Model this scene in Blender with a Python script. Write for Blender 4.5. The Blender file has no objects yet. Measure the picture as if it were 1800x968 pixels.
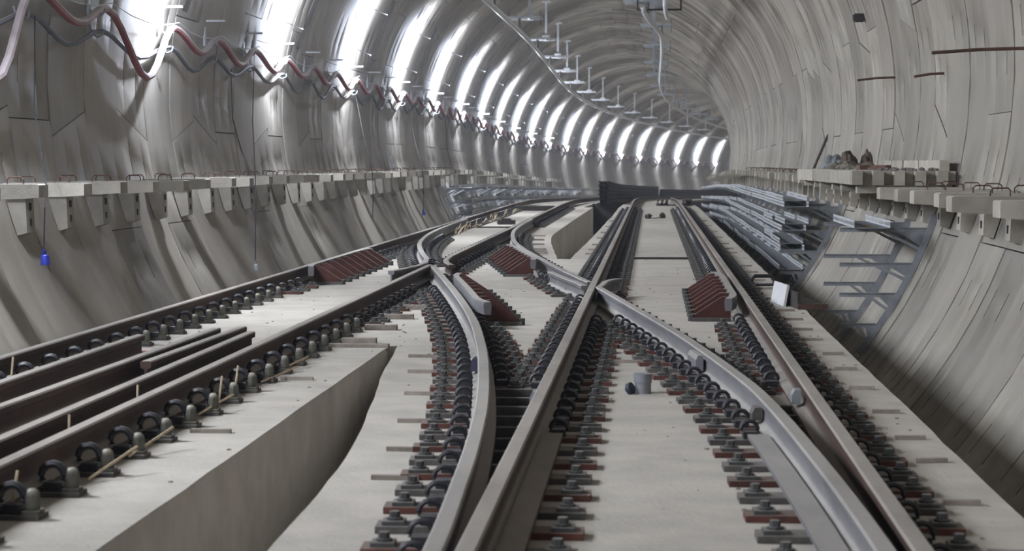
import bpy, bmesh, math, random
from mathutils import Matrix, Vector, noise
random.seed(7)
SC = bpy.context.scene
COL = SC.collection

# ------------------------------------------------------------------ camera, world, exposure
HC = 1.45
cam_data = bpy.data.cameras.new('camera')
cam_data.sensor_width = 36.0
cam_data.lens = 70.0
cam_data.clip_end = 600
cam_data.dof.use_dof = True
cam_data.dof.focus_distance = 21.0
cam_data.dof.aperture_fstop = 5.0
cam = bpy.data.objects.new('camera', cam_data)
COL.objects.link(cam)
cam.location = (0, 0, HC)
cam.rotation_euler = (math.radians(90 - 3.254), 0, 0)
SC.camera = cam
SC.view_settings.view_transform = 'Standard'
SC.view_settings.look = 'None'
SC.view_settings.gamma = 1
SC.view_settings.use_curve_mapping = False
SC.view_settings.exposure = -0.14
W = bpy.data.worlds.new('tunnel_dark')
SC.world = W
W.use_nodes = True
W.node_tree.nodes['Background'].inputs[0].default_value = (0.8, 0.85, 1, 1)
W.node_tree.nodes['Background'].inputs[1].default_value = 0.004
LAMP_S = [37 + 9 * i for i in range(-7, 20)]
P_WALL = 520.0
P_DOWN = 95.0     # watts of its lower end cap, washing the lower wall      # watts of the wall washing side of one luminaire
P_ROOM = 620.0     # watts of the side that lights the tunnel
HAZE = .0011         # scattering of the dusty tunnel air per metre
LAMP_COL = (0.84, 0.90, 1.0)

# ------------------------------------------------------------------ tunnel alignment: s = chainage, d = offset to the right, z = height over slab
_DS = 0.25
_S0 = -60.0
_N = int(320 / _DS)
def heading(s): return 0.07 + max(s - 90, 0) / 450.0
_xs, _ys = [0.0], [0.0]
for _i in range(_N):
    _t = heading(_S0 + (_i + .5) * _DS)
    _xs.append(_xs[-1] + math.sin(_t) * _DS)
    _ys.append(_ys[-1] + math.cos(_t) * _DS)
_k = int(-_S0 / _DS)
_ox, _oy = _xs[_k] + 1.64, _ys[_k]
def axis(s):
    u = min(max((s - _S0) / _DS, 0), _N - 1.001)
    i = int(u); f = u - i
    return (_xs[i] * (1 - f) + _xs[i + 1] * f - _ox, _ys[i] * (1 - f) + _ys[i + 1] * f - _oy)
def zoff(s):
    if s < 60: return 0.0
    if s < 75: return -(s - 60) ** 2 * .0156 / 30
    return -(.117 + .0156 * (s - 75))
def grade(s):
    return 0.0 if s < 60 else -min(s - 60, 15) * .0156 / 15
def P(s, d, z):
    x, y = axis(s); t = heading(s)
    return Vector((x + d * math.cos(t), y - d * math.sin(t), z + zoff(s)))
def FR(s, d=0, z=0, turn=0):
    return Matrix.Translation(P(s, d, z)) @ Matrix.Rotation(-heading(s), 4, 'Z') @ Matrix.Rotation(grade(s), 4, 'X') @ Matrix.Rotation(turn, 4, 'Z')
RT, ZC = 5.5, 2.47
def wall_d(z, r=RT): return math.sqrt(max(r * r - (z - ZC) ** 2, 0))

# ------------------------------------------------------------------ materials
def mat(name, base, rough=.8, metal=0.0, dust=None, dust_amt=.9, dust_lo=.25, dust_hi=.8, n_scale=6.0, n_amt=.25, rnd=0.0, bump=0.0, b_scale=40.0, spec=.3, stretch=(1, 1, 1)):
    m = bpy.data.materials.new(name); m.use_nodes = True
    nt = m.node_tree; N = nt.nodes; L = nt.links
    b = N['Principled BSDF']
    b.inputs['Roughness'].default_value = rough
    b.inputs['Metallic'].default_value = metal
    b.inputs['Specular IOR Level'].default_value = spec
    geo = N.new('ShaderNodeNewGeometry')
    mp = N.new('ShaderNodeMapping'); mp.inputs['Scale'].default_value = stretch
    L.new(geo.outputs['Position'], mp.inputs['Vector'])
    nz = N.new('ShaderNodeTexNoise'); nz.inputs['Scale'].default_value = n_scale; nz.inputs['Detail'].default_value = 5
    nz.inputs['Roughness'].default_value = .65
    L.new(mp.outputs[0], nz.inputs['Vector'])
    mr = N.new('ShaderNodeMapRange'); mr.inputs['From Min'].default_value = .3; mr.inputs['From Max'].default_value = .7
    mr.inputs['To Min'].default_value = 1 - n_amt; mr.inputs['To Max'].default_value = 1 + n_amt
    L.new(nz.outputs['Fac'], mr.inputs['Value'])
    val = mr.outputs[0]
    if rnd:
        oi = N.new('ShaderNodeObjectInfo')
        r2 = N.new('ShaderNodeMapRange'); r2.inputs['To Min'].default_value = 1 - rnd; r2.inputs['To Max'].default_value = 1 + rnd
        L.new(oi.outputs['Random'], r2.inputs['Value'])
        mu = N.new('ShaderNodeMath'); mu.operation = 'MULTIPLY'
        L.new(val, mu.inputs[0]); L.new(r2.outputs[0], mu.inputs[1]); val = mu.outputs[0]
    vm = N.new('ShaderNodeVectorMath'); vm.operation = 'SCALE'
    vm.inputs[0].default_value = base
    L.new(val, vm.inputs['Scale'])
    col = vm.outputs[0]
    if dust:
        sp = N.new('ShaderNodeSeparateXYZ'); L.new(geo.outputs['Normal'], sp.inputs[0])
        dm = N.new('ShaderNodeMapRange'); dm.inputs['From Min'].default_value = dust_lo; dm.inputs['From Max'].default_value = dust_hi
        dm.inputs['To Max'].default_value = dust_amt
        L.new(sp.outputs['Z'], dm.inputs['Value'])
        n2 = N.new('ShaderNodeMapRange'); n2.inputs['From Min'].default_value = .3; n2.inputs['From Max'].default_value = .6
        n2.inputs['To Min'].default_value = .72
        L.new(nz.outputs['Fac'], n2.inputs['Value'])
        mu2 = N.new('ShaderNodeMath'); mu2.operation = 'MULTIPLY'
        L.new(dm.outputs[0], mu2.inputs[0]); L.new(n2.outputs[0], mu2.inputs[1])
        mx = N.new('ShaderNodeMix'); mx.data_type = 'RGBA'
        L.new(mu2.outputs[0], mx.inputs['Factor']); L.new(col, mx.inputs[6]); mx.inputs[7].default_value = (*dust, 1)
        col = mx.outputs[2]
    L.new(col, b.inputs['Base Color'])
    if bump:
        nb = N.new('ShaderNodeTexNoise'); nb.inputs['Scale'].default_value = b_scale; nb.inputs['Detail'].default_value = 4
        L.new(geo.outputs['Position'], nb.inputs['Vector'])
        bp = N.new('ShaderNodeBump'); bp.inputs['Strength'].default_value = bump; bp.inputs['Distance'].default_value = .01
        L.new(nb.outputs['Fac'], bp.inputs['Height']); L.new(bp.outputs[0], b.inputs['Normal'])
    return m

def lining_mat():
    """segment concrete: casting streaks round the ring, tone per segment, rust-brown water stains high on the right"""
    m = bpy.data.materials.new('lining_concrete'); m.use_nodes = True
    nt = m.node_tree; N = nt.nodes; L = nt.links
    b = N['Principled BSDF']; b.inputs['Specular IOR Level'].default_value = .45
    tc = N.new('ShaderNodeTexCoord'); oi = N.new('ShaderNodeObjectInfo')
    def noise_tex(scale, stretch, detail=4, rough=.6, seed=True):
        mp = N.new('ShaderNodeMapping'); mp.inputs['Scale'].default_value = stretch
        L.new(tc.outputs['Object'], mp.inputs['Vector'])
        n = N.new('ShaderNodeTexNoise'); n.noise_dimensions = '4D'
        n.inputs['Scale'].default_value = scale; n.inputs['Detail'].default_value = detail; n.inputs['Roughness'].default_value = rough
        L.new(mp.outputs[0], n.inputs['Vector'])
        if seed:
            mu = N.new('ShaderNodeMath'); mu.operation = 'MULTIPLY'; mu.inputs[1].default_value = 37
            L.new(oi.outputs['Random'], mu.inputs[0]); L.new(mu.outputs[0], n.inputs['W'])
        return n.outputs['Fac']
    def rng(v, a, bb, lo, hi):
        r = N.new('ShaderNodeMapRange'); r.inputs['From Min'].default_value = a; r.inputs['From Max'].default_value = bb
        r.inputs['To Min'].default_value = lo; r.inputs['To Max'].default_value = hi
        L.new(v, r.inputs['Value']); return r.outputs[0]
    def mul(a, bb):
        q = N.new('ShaderNodeMath'); q.operation = 'MULTIPLY'
        L.new(a, q.inputs[0])
        if isinstance(bb, float): q.inputs[1].default_value = bb
        else: L.new(bb, q.inputs[1])
        return q.outputs[0]
    streak = noise_tex(1.0, (.45, 4.5, .22), 5, .62)
    blot = noise_tex(.9, (1, 1, 1), 5, .6)
    tone = rng(oi.outputs['Random'], 0, 1, .76, 1.20)
    v = mul(mul(rng(streak, .3, .7, .78, 1.14), rng(blot, .3, .7, .84, 1.12)), tone)
    vm = N.new('ShaderNodeVectorMath'); vm.operation = 'SCALE'; vm.inputs[0].default_value = (.295, .267, .224)
    L.new(v, vm.inputs['Scale'])
    # brown seepage stains in the lining
    st = noise_tex(.33, (1, 2.4, .55), 4, .6)
    st2 = noise_tex(1.2, (.8, 6.0, .5), 3, .6)
    geo = N.new('ShaderNodeNewGeometry')
    sx = N.new('ShaderNodeSeparateXYZ'); L.new(tc.outputs['Object'], sx.inputs[0])
    fac = mul(mul(rng(st, .44, .55, 0, 1), rng(st2, .40, .54, .1, 1)), rng(sx.outputs['Z'], 2.6, 5.2, .0, 1.0))
    fac = mul(fac, rng(sx.outputs['X'], -2.5, 1.2, .3, 1))
    mx = N.new('ShaderNodeMix'); mx.data_type = 'RGBA'
    L.new(fac, mx.inputs['Factor']); L.new(vm.outputs[0], mx.inputs[6]); mx.inputs[7].default_value = (.085, .062, .042, 1)
    L.new(mx.outputs[2], b.inputs['Base Color'])
    L.new(rng(streak, .3, .7, .46, .72), b.inputs['Roughness'])
    bp = N.new('ShaderNodeBump'); bp.inputs['Strength'].default_value = .07; bp.inputs['Distance'].default_value = .01
    L.new(streak, bp.inputs['Height']); L.new(bp.outputs[0], b.inputs['Normal'])
    return m

DUST = (.42, .39, .34)
M = {}
M['lining'] = lining_mat()
M['shell'] = mat('shell_concrete', (.12, .115, .11), .9)
M['slab'] = mat('slab_concrete', (.435, .402, .352), .9, n_scale=2.2, n_amt=.16, bump=.35, b_scale=35)
M['slab_side'] = M['slab']
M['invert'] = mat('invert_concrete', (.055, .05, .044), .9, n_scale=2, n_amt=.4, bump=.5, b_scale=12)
M['ridge'] = mat('grout', (.25, .215, .185), .9, n_scale=10, n_amt=.3)
M['precast'] = mat('precast_concrete', (.36, .33, .28), .85, dust=(.48, .45, .40), dust_amt=.8, n_scale=3, n_amt=.2, rnd=.22, bump=.3, b_scale=50)
M['rail'] = mat('dusty_rail_steel', (.050, .028, .021), .7, .0, dust=(.34, .31, .275), dust_amt=.95, dust_lo=.15, dust_hi=.75, n_scale=4, n_amt=.4, stretch=(1, .3, 1))
M['rail_pale'] = mat('primed_rail_steel', (.14, .137, .145), .6, .0, dust=(.37, .345, .312), dust_amt=.95, dust_lo=.1, dust_hi=.8, n_scale=4, n_amt=.25, stretch=(1, .3, 1))
M['rail_dark'] = mat('dark_rail_steel', (.03, .024, .022), .7, .0, dust=(.10, .09, .085), dust_amt=.7, n_scale=4, n_amt=.4)
M['plate'] = mat('primer_red_plate', (.085, .032, .023), .7, dust=(.22, .185, .16), dust_amt=.75, dust_lo=.4, dust_hi=.95, n_scale=14, n_amt=.35, rnd=.35)
M['plate_grey'] = mat('grey_plate', (.075, .068, .062), .7, dust=(.23, .21, .19), dust_amt=.8, dust_lo=.4, dust_hi=.95, n_scale=14, n_amt=.35, rnd=.3)
M['clip'] = mat('black_clip_steel', (.013, .013, .017), .45, .0, dust=(.17, .165, .17), dust_amt=.55, dust_lo=.35, dust_hi=1, n_scale=20, n_amt=.3, spec=.5)
M['bolt'] = mat('grey_bolt', (.06, .06, .058), .6, .1, dust=(.25, .235, .215), dust_amt=.75, dust_lo=.3, dust_hi=.9, n_scale=20)
M['cap'] = mat('grey_cap', (.085, .08, .065), .6, dust=(.36, .335, .28), dust_amt=.85, dust_lo=.2, dust_hi=.8, n_scale=20)
M['bracket_red'] = mat('red_oxide_bracket', (.068, .021, .015), .65, dust=(.50, .40, .35), dust_amt=.85, dust_lo=.35, dust_hi=.7, n_scale=8, n_amt=.3, rnd=.15)
M['galv'] = mat('galvanised_steel', (.52, .535, .56), .45, .0, dust=(.5, .5, .5), dust_amt=.6, n_scale=5, n_amt=.2, spec=.5)
M['galv_dark'] = mat('dull_galvanised', (.26, .275, .295), .5, .1, dust=(.33, .335, .34), dust_amt=.6, n_scale=5, n_amt=.25, spec=.5)
M['tray'] = mat('galvanised_tray', (.37, .385, .405), .5, .1, dust=(.15, .155, .16), dust_amt=.8, dust_lo=.5, dust_hi=.9, n_scale=9, n_amt=.4)
M['alu'] = mat('aluminium_bar', (.75, .77, .80), .35, .0, n_scale=3, n_amt=.15)
M['oldsteel'] = mat('dark_steel', (.05, .045, .042), .6, .2, n_scale=10)
M['rust'] = mat('rusty_bar', (.10, .055, .04), .8, n_scale=12, n_amt=.4)
M['hose'] = mat('red_hose', (.21, .035, .035), .55, dust=(.62, .56, .56), dust_amt=.95, dust_lo=-.6, dust_hi=.4, n_scale=5, n_amt=.2)  # white on the upper sides is dust plus lamp light painted in
M['cable'] = mat('grey_cable', (.10, .105, .11), .6, dust=(.33, .33, .33), dust_amt=.8, n_scale=20)
M['wire'] = mat('black_wire', (.03, .03, .03), .6)
M['blue'] = mat('blue_plastic', (.02, .035, .35), .4, n_scale=10, n_amt=.1, spec=.5)
M['pipe'] = mat('grey_pipe_plastic', (.20, .205, .22), .5, dust=(.3, .3, .3), dust_amt=.5, n_scale=9, n_amt=.15)
M['navy'] = mat('navy_plastic', (.035, .036, .06), .5)
M['white'] = mat('white_panel', (.62, .61, .62), .6, n_scale=6, n_amt=.08)
M['housing'] = mat('dark_lamp_housing', (.035, .035, .037), .6, n_scale=6, n_amt=.05)
M['wood'] = mat('pale_stick', (.50, .40, .27), .8, n_scale=20, n_amt=.2)
M['copper'] = mat('orange_plank', (.33, .16, .10), .7, dust=(.58, .50, .45), dust_amt=.95, n_scale=8)
M['tarp'] = mat('dirty_tarpaulin', (.17, .15, .12), .9, n_scale=6, n_amt=.5)
M['rag'] = mat('brown_rag', (.085, .065, .05), .9, n_scale=8, n_amt=.4)
M['rag_grey'] = mat('grey_rag', (.20, .21, .22), .9, n_scale=8, n_amt=.3)
M['brick'] = mat('broken_brick', (.15, .085, .065), .9, dust=(.30, .27, .24), dust_amt=.7, n_scale=16, n_amt=.4)
M['rubble'] = mat('rubble', (.19, .18, .165), .95, n_scale=20, n_amt=.5)
M['joint'] = mat('joint_shade_lit_top', (.03, .028, .025), .9, dust=(.44, .42, .38), dust_amt=.95)  # dark base paints a shaded step face, pale top its lit edge
M['black'] = mat('black_rubber_and_shade', (.012, .012, .013), .6)  # rubber black, also the painted shade in the rail gaps
M['insul'] = mat('insulator', (.09, .085, .085), .4, spec=.5)
M['yellow'] = mat('yellow_tape', (.50, .36, .03), .6)
def emit_mat():
    m = bpy.data.materials.new('lamp_lens'); m.use_nodes = True
    b = m.node_tree.nodes['Principled BSDF']
    b.inputs['Base Color'].default_value = (.9, .92, 1, 1)
    b.inputs['Emission Color'].default_value = (*LAMP_COL, 1); b.inputs['Emission Strength'].default_value = 2
    return m
M['lens'] = emit_mat()

# ------------------------------------------------------------------ mesh building
class MB:
    def __init__(self): self.v, self.f, self.mi, self.cur = [], [], [], 0
    def add(self, vs, fs):
        o = len(self.v); self.v += [tuple(p) for p in vs]
        self.f += [tuple(i + o for i in q) for q in fs]; self.mi += [self.cur] * len(fs)
        return self
    def box(self, x0, x1, y0, y1, z0, z1, mtx=None):
        vs = [Vector((x, y, z)) for z in (z0, z1) for y in (y0, y1) for x in (x0, x1)]
        if mtx: vs = [mtx @ p for p in vs]
        return self.add(vs, [(0, 2, 3, 1), (4, 5, 7, 6), (0, 1, 5, 4), (2, 6, 7, 3), (0, 4, 6, 2), (1, 3, 7, 5)])
    def prism(self, pts, y0, y1):
        """polygon in (x,z) extruded along y"""
        n = len(pts)
        vs = [(p[0], y0, p[1]) for p in pts] + [(p[0], y1, p[1]) for p in pts]
        fs = [tuple(range(n)), tuple(range(2 * n - 1, n - 1, -1))]
        fs += [(i, i + n, (i + 1) % n + n, (i + 1) % n) for i in range(n)]
        return self.add(vs, fs)
    def tube(self, pts, r, n=6, caps=True):
        pts = [Vector(p) for p in pts]; rings = []
        up = Vector((0, 0, 1))
        m = len(pts)
        for i, p in enumerate(pts):
            t = (pts[min(i + 1, m - 1)] - pts[max(i - 1, 0)])
            if t.length < 1e-9: t = Vector((0, 1, 0))
            t.normalize()
            a = t.cross(up)
            if a.length < .05: a = t.cross(Vector((0, 1, 0.3)))
            a.normalize(); b = a.cross(t)
            rr = r[i] if isinstance(r, (list, tuple)) else r
            rings += [p + (a * math.cos(2 * math.pi * k / n) + b * math.sin(2 * math.pi * k / n)) * rr for k in range(n)]
        fs = [(i * n + k, i * n + (k + 1) % n, (i + 1) * n + (k + 1) % n, (i + 1) * n + k) for i in range(m - 1) for k in range(n)]
        if caps: fs += [tuple(range(n - 1, -1, -1)), tuple((m - 1) * n + k for k in range(n))]
        return self.add(rings, fs)
    def cyl(self, c, r, h, n=8, r2=None):
        r2 = r if r2 is None else r2
        c = Vector(c)
        return self.tube([c, c + Vector((0, 0, h))], [r, r2], n)
    def dome(self, c, r, h, n=8):
        c = Vector(c)
        prof = [(r * .9, 0), (r, h * .1), (r, h * .62), (r * .85, h * .84), (r * .45, h * .97), (0.002, h)]
        vs = [c + Vector((q * math.cos(2 * math.pi * k / n), q * math.sin(2 * math.pi * k / n), z)) for q, z in prof for k in range(n)]
        fs = [(i * n + k, i * n + (k + 1) % n, (i + 1) * n + (k + 1) % n, (i + 1) * n + k) for i in range(len(prof) - 1) for k in range(n)]
        return self.add(vs, fs)
    def mesh(self, name, mats, smooth=False):
        me = bpy.data.meshes.new(name)
        me.from_pydata(self.v, [], self.f)
        for q in (mats if isinstance(mats, (list, tuple)) else [mats]): me.materials.append(q)
        if any(self.mi): me.polygons.foreach_set('material_index', self.mi)
        if smooth:
            me.polygons.foreach_set('use_smooth', [True] * len(me.polygons))
            try: me.set_sharp_from_angle(angle=math.radians(38))
            except Exception: pass
        me.update()
        return me

def put(name, me, parent=None, mtx=None):
    o = bpy.data.objects.new(name, me)
    COL.objects.link(o)
    if parent is not None: o.parent = parent
    if mtx is not None: o.matrix_basis = mtx
    return o
def tag(o, label=None, cat=None, group=None, kind=None):
    if label: o['label'] = label
    if cat: o['category'] = cat
    if group: o['group'] = group
    if kind: o['kind'] = kind
    return o
_ONES = 'zeroth first second third fourth fifth sixth seventh eighth ninth tenth eleventh twelfth thirteenth fourteenth fifteenth sixteenth seventeenth eighteenth nineteenth'.split()
_TENS = ['', '', 'twenty', 'thirty', 'forty', 'fifty', 'sixty', 'seventy', 'eighty', 'ninety']
def nth(n):
    if n < 20: return _ONES[n]
    if n >= 100: return 'hundred-and-' + nth(n - 100) if n > 100 else 'hundredth'
    if n % 10 == 0: return _TENS[n // 10][:-1] + 'ieth'
    return _TENS[n // 10] + '-' + _ONES[n % 10]

def interp(pts, x):
    """smooth monotone curve through (x, y) points"""
    if x <= pts[0][0]:
        a, b = pts[0], pts[1]
        return a[1] + (x - a[0]) * (b[1] - a[1]) / (b[0] - a[0])
    if x >= pts[-1][0]:
        a, b = pts[-2], pts[-1]
        return b[1] + (x - b[0]) * (b[1] - a[1]) / (b[0] - a[0])
    n = len(pts)
    for i in range(n - 1):
        if x <= pts[i + 1][0]: break
    def slope(j):
        if j == 0: return (pts[1][1] - pts[0][1]) / (pts[1][0] - pts[0][0])
        if j == n - 1: return (pts[-1][1] - pts[-2][1]) / (pts[-1][0] - pts[-2][0])
        return (pts[j + 1][1] - pts[j - 1][1]) / (pts[j + 1][0] - pts[j - 1][0])
    h = pts[i + 1][0] - pts[i][0]; t = (x - pts[i][0]) / h
    a, b, p, q = pts[i][1], pts[i + 1][1], slope(i) * h, slope(i + 1) * h
    return a * (2 * t ** 3 - 3 * t * t + 1) + p * (t ** 3 - 2 * t * t + t) + b * (3 * t * t - 2 * t ** 3) + q * (t ** 3 - t * t)

# ------------------------------------------------------------------ setting: lining of rings and segments
A0, A1 = -43.0, 223.0
def shell(name, a0, a1, s0, s1, r):
    mb = MB(); na = 24
    ss = []; s = s0
    while s < s1: ss.append(s); s += 3
    ss.append(s1)
    vs = []
    for s in ss:
        for k in range(na + 1):
            a = math.radians(a0 + (a1 - a0) * k / na)
            vs.append(P(s, r * math.cos(a), ZC + r * math.sin(a)))
    fs = [(i * (na + 1) + k, i * (na + 1) + k + 1, (i + 1) * (na + 1) + k + 1, (i + 1) * (na + 1) + k) for i in range(len(ss) - 1) for k in range(na)]
    mb.add(vs, fs)
    return tag(put(name, mb.mesh(name, M['shell'])), kind='structure')
WALL_R = shell('wall_right', A0, 46, -40, 232, RT + .10)
CEIL = shell('ceiling', 46, 134, -40, 232, RT + .10)
WALL_L = shell('wall_left', 134, A1, -40, 232, RT + .10)
SIDES = (WALL_R, CEIL, WALL_L)
for o, t in ((WALL_R, 'right tunnel wall of concrete ring segments with slit bolt pockets'), (CEIL, 'tunnel crown of streaked concrete ring segments'), (WALL_L, 'left tunnel wall of concrete ring segments lit by lamp patches')):
    o['label'] = t
# joints round the ring: degrees at the near edge, degrees at the far edge, list per side
PATTERNS = [
    ([(-43, -43), (-5, -5), (40, 40)], [(40, 40), (90, 90), (140, 140)], [(140, 140), (185.5, 185.5), (223, 223)]),
    ([(-43, -43), (-18, -18), (13, 13), (52, 52)], [(52, 52), (97, 97), (128, 128)], [(128, 128), (164, 164), (200, 200), (223, 223)]),
    ([(-43, -43), (-7.5, -2.5), (36, 33)], [(36, 33), (74, 74), (121, 121)], [(121, 121), (150, 150), (183, 187.5), (223, 223)]),
    ([(-43, -43), (-20, -20), (9, 12), (47, 47)], [(47, 47), (84, 84), (131, 131)], [(131, 131), (168, 168), (187.5, 184), (223, 223)]),
]
RING = 1.5
def segment_mesh(j0, j1, pockets=True):
    mb = MB(); g = .007
    us = [g, .41, .448, 1.05, 1.088, RING - g]
    span = min(abs(j1[0] - j0[0]), abs(j1[1] - j0[1]))
    n = max(3, int(span / 5.5))
    ts = [k / n for k in range(n + 1)]
    pk = []
    if pockets and span > 22:
        t1 = 4.2 / span; t2 = t1 + 3.2 / span
        for a, b in ((t1, t2), (1 - t2, 1 - t1)):
            pk.append((a, b))
            ts = [t for t in ts if not (a - .01 < t < b + .01)] + [a, b]
    ts.sort()
    def pos(u, t, r):
        f = u / RING
        lo = j0[0] * (1 - f) + j0[1] * f; hi = j1[0] * (1 - f) + j1[1] * f
        gd = math.degrees(g / RT)
        a = math.radians(lo + gd + (hi - lo - 2 * gd) * t)
        return (r * math.cos(a), u, ZC + r * math.sin(a))
    nt, nu = len(ts), len(us)
    inner = [pos(u, t, RT) for t in ts for u in us]
    fs = []; extra_v = []; extra_f = []
    for i in range(nt - 1):
        is_pk = any(abs(ts[i] - a) < 1e-6 for a, b in pk)
        for k in range(nu - 1):
            q = (i * nu + k, i * nu + k + 1, (i + 1) * nu + k + 1, (i + 1) * nu + k)
            if is_pk and k in (1, 3):
                base = len(inner) + len(extra_v)
                extra_v += [pos(us[k], ts[i], RT + .085), pos(us[k + 1], ts[i], RT + .085), pos(us[k + 1], ts[i + 1], RT + .02), pos(us[k], ts[i + 1], RT + .02)]
                e = (base, base + 1, base + 2, base + 3)
                extra_f.append(e)
                for a in range(4): extra_f.append((q[a], q[(a + 1) % 4], e[(a + 1) % 4], e[a]))
            else: fs.append(q)
    mb.add(inner + extra_v, fs + extra_f)
    # edges of the segment going back into the joint
    rim = [i * nu for i in range(nt)] + [(nt - 1) * nu + k for k in range(1, nu)] + [i * nu + nu - 1 for i in range(nt - 2, -1, -1)] + [k for k in range(nu - 2, 0, -1)]
    pts = [Vector(mb.v[i]) for i in rim]
    out = [Vector((p.x, p.y, p.z)) + Vector((p.x, 0, p.z - ZC)).normalized() * .09 for p in pts]
    m = len(pts)
    mb.add(pts + out, [(i, (i + 1) % m, (i + 1) % m + m, i + m) for i in range(m)])
    me = mb.mesh('lining_segment', M['lining'])
    me.polygons.foreach_set('use_smooth', [i < len(fs) for i in range(len(me.polygons))])
    return me
SEG = [[[segment_mesh(side[i], side[i + 1]) for i in range(len(side) - 1)] for side in pat] for pat in PATTERNS]
SEG_FAR = SEG
rr = random.Random(11)
ring_s = -24.0 + .8
far_joined = {0: [], 1: [], 2: []}
seq = 0
while ring_s < 226:
    near_known = {22.3: 0, 25.3: 1}
    p = rr.choice((0, 1, 2, 3)) if seq % 2 else rr.choice((1, 3, 0))
    k = round((ring_s - 22.3) / RING)
    p = {0: 0, 1: 3, 2: 1, 3: 2, 4: 1, 5: 3, 6: 2, 7: 0}.get(k, p)
    base = FR(ring_s)
    for side in range(3):
        for q, me in enumerate(SEG[p][side]):
            e = rr.uniform(-.010, .010); an = math.radians((PATTERNS[p][side][q][0] + PATTERNS[p][side][q + 1][0]) / 2)
            mt = base @ Matrix.Translation((e * math.cos(an), 0, e * math.sin(an)))
            if 6 < ring_s < 112: put('lining_segment', me, SIDES[side], mt)
            else: far_joined[side].append((me, mt))
    ring_s += RING; seq += 1
for side in range(3):
    mb = MB()
    for me, mt in far_joined[side]:
        mb.add([mt @ v.co for v in me.vertices], [tuple(q.vertices) for q in me.polygons])
    o = put('distant_segments', mb.mesh('distant_segments', M['lining'], True), SIDES[side])
    tag(o, kind='stuff')

def strip_poly(poly_s_d, z0, z1, name, material, parent=None):
    """closed outline in (s, d), extruded from z0 to z1"""
    n = len(poly_s_d); mb = MB()
    vs = [P(s, d, z1) for s, d in poly_s_d] + [P(s, d, z0) for s, d in poly_s_d]
    fs = [tuple(range(n)), tuple(range(2 * n - 1, n - 1, -1))] + [(i, i + n, (i + 1) % n + n, (i + 1) % n) for i in range(n)]
    mb.add(vs, fs)
    return put(name, mb.mesh(name, material), parent)
# invert (drain floor) between the walls
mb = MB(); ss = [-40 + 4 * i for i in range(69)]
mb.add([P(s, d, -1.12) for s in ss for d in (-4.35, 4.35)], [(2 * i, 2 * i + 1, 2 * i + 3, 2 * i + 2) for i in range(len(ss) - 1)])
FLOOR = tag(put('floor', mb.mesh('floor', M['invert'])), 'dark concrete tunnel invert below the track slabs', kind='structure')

# dusty air: a thin even haze filling the bore
hz = bpy.data.materials.new('dusty_air'); hz.use_nodes = True
hz.node_tree.nodes.remove(hz.node_tree.nodes['Principled BSDF'])
vs_ = hz.node_tree.nodes.new('ShaderNodeVolumeScatter'); vs_.inputs['Color'].default_value = (.86, .90, 1, 1)
vs_.inputs['Density'].default_value = HAZE; vs_.inputs['Anisotropy'].default_value = .3
hz.node_tree.links.new(vs_.outputs[0], hz.node_tree.nodes['Material Output'].inputs['Volume'])
mb = MB(); na = 24; ss = [-30 + 6 * i for i in range(43)]
for s in ss:
    for k in range(na):
        a = math.radians(A0 + (A1 - A0) * k / (na - 1)); mb.v.append(tuple(P(s, 5.58 * math.cos(a), ZC + 5.58 * math.sin(a))))
mb.f = [(i * na + k, i * na + (k + 1) % na, (i + 1) * na + (k + 1) % na, (i + 1) * na + k) for i in range(len(ss) - 1) for k in range(na)]
mb.f += [tuple(range(na - 1, -1, -1)), tuple((len(ss) - 1) * na + k for k in range(na))]; mb.mi = [0] * len(mb.f)
hm = mb.mesh('dust_haze', hz)
bm_ = bmesh.new(); bm_.from_mesh(hm); bmesh.ops.recalc_face_normals(bm_, faces=bm_.faces); bm_.to_mesh(hm); bm_.free()
tag(put('dust_haze', hm), 'thin dusty haze filling the tunnel bore', 'haze', kind='stuff')

# ------------------------------------------------------------------ track slabs
def edge(fn, s0, s1, step, jit=.006):
    n = max(1, int(abs(s1 - s0) / step)); out = []
    for i in range(n + 1):
        s = s0 + (s1 - s0) * i / n
        out.append((s, fn(s) + (random.uniform(-jit, jit) if 0 < i < n else 0)))
    return out
def slab(name, right, left, s0, s1, label, step=.45):
    e = edge(right, s0, s1, step) + edge(left, s1, s0, step)
    e = [(s, d) for s, d in e]
    o = strip_poly(e[::-1], -1.2, 0, name, M['slab'])
    return tag(o, label, 'track slab', 'concrete track slabs')
c = lambda v: (lambda s: v)
CH1R = [(-4, .30), (7.4, .21), (9.5, .15), (11.5, .0), (13.6, -.20), (15.75, -.37)]
S_LN = slab('track_slab', c(-.43), c(-3.15), -4, 15.62, 'pale concrete slab under the nearest stretch of left track, loose rails on it')
# right slab with the part that reaches across below the crossover
out = edge(c(3.15), -4, 29.97, .45) + [(29.97, -3.15), (15.68, -3.15), (15.68, -.40)] + edge(lambda s: interp(CH1R, s), 15.75, -4, .35)
S_RN = tag(strip_poly(out[::-1], -1.2, 0, 'track_slab', M['slab']), 'big pale concrete slab under the crossing rails with a grey pipe stub on it', 'track slab', 'concrete track slabs')
CH2L = [(30.0, .22), (31, .16), (33, .02), (36, -.17), (40, -.33), (64.5, -.25), (70, -.25)]
CH2R = [(30.0, .42), (40, .5), (66, .6), (130, .62)]
S_L2 = slab('track_slab', lambda s: interp(CH2L, s), c(-3.15), 30.02, 44, 'concrete slab under the left track just beyond the crossing, beside the open drain')
S_L3 = slab('track_slab', lambda s: interp(CH2L, s), c(-3.15), 44.05, 64.5, 'concrete slab under the left track before the dark rail stack', 1.2)
S_L4 = slab('track_slab', c(-.55), c(-3.15), 64.6, 230, 'farthest concrete slab under the left track bending right', 3)
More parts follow.
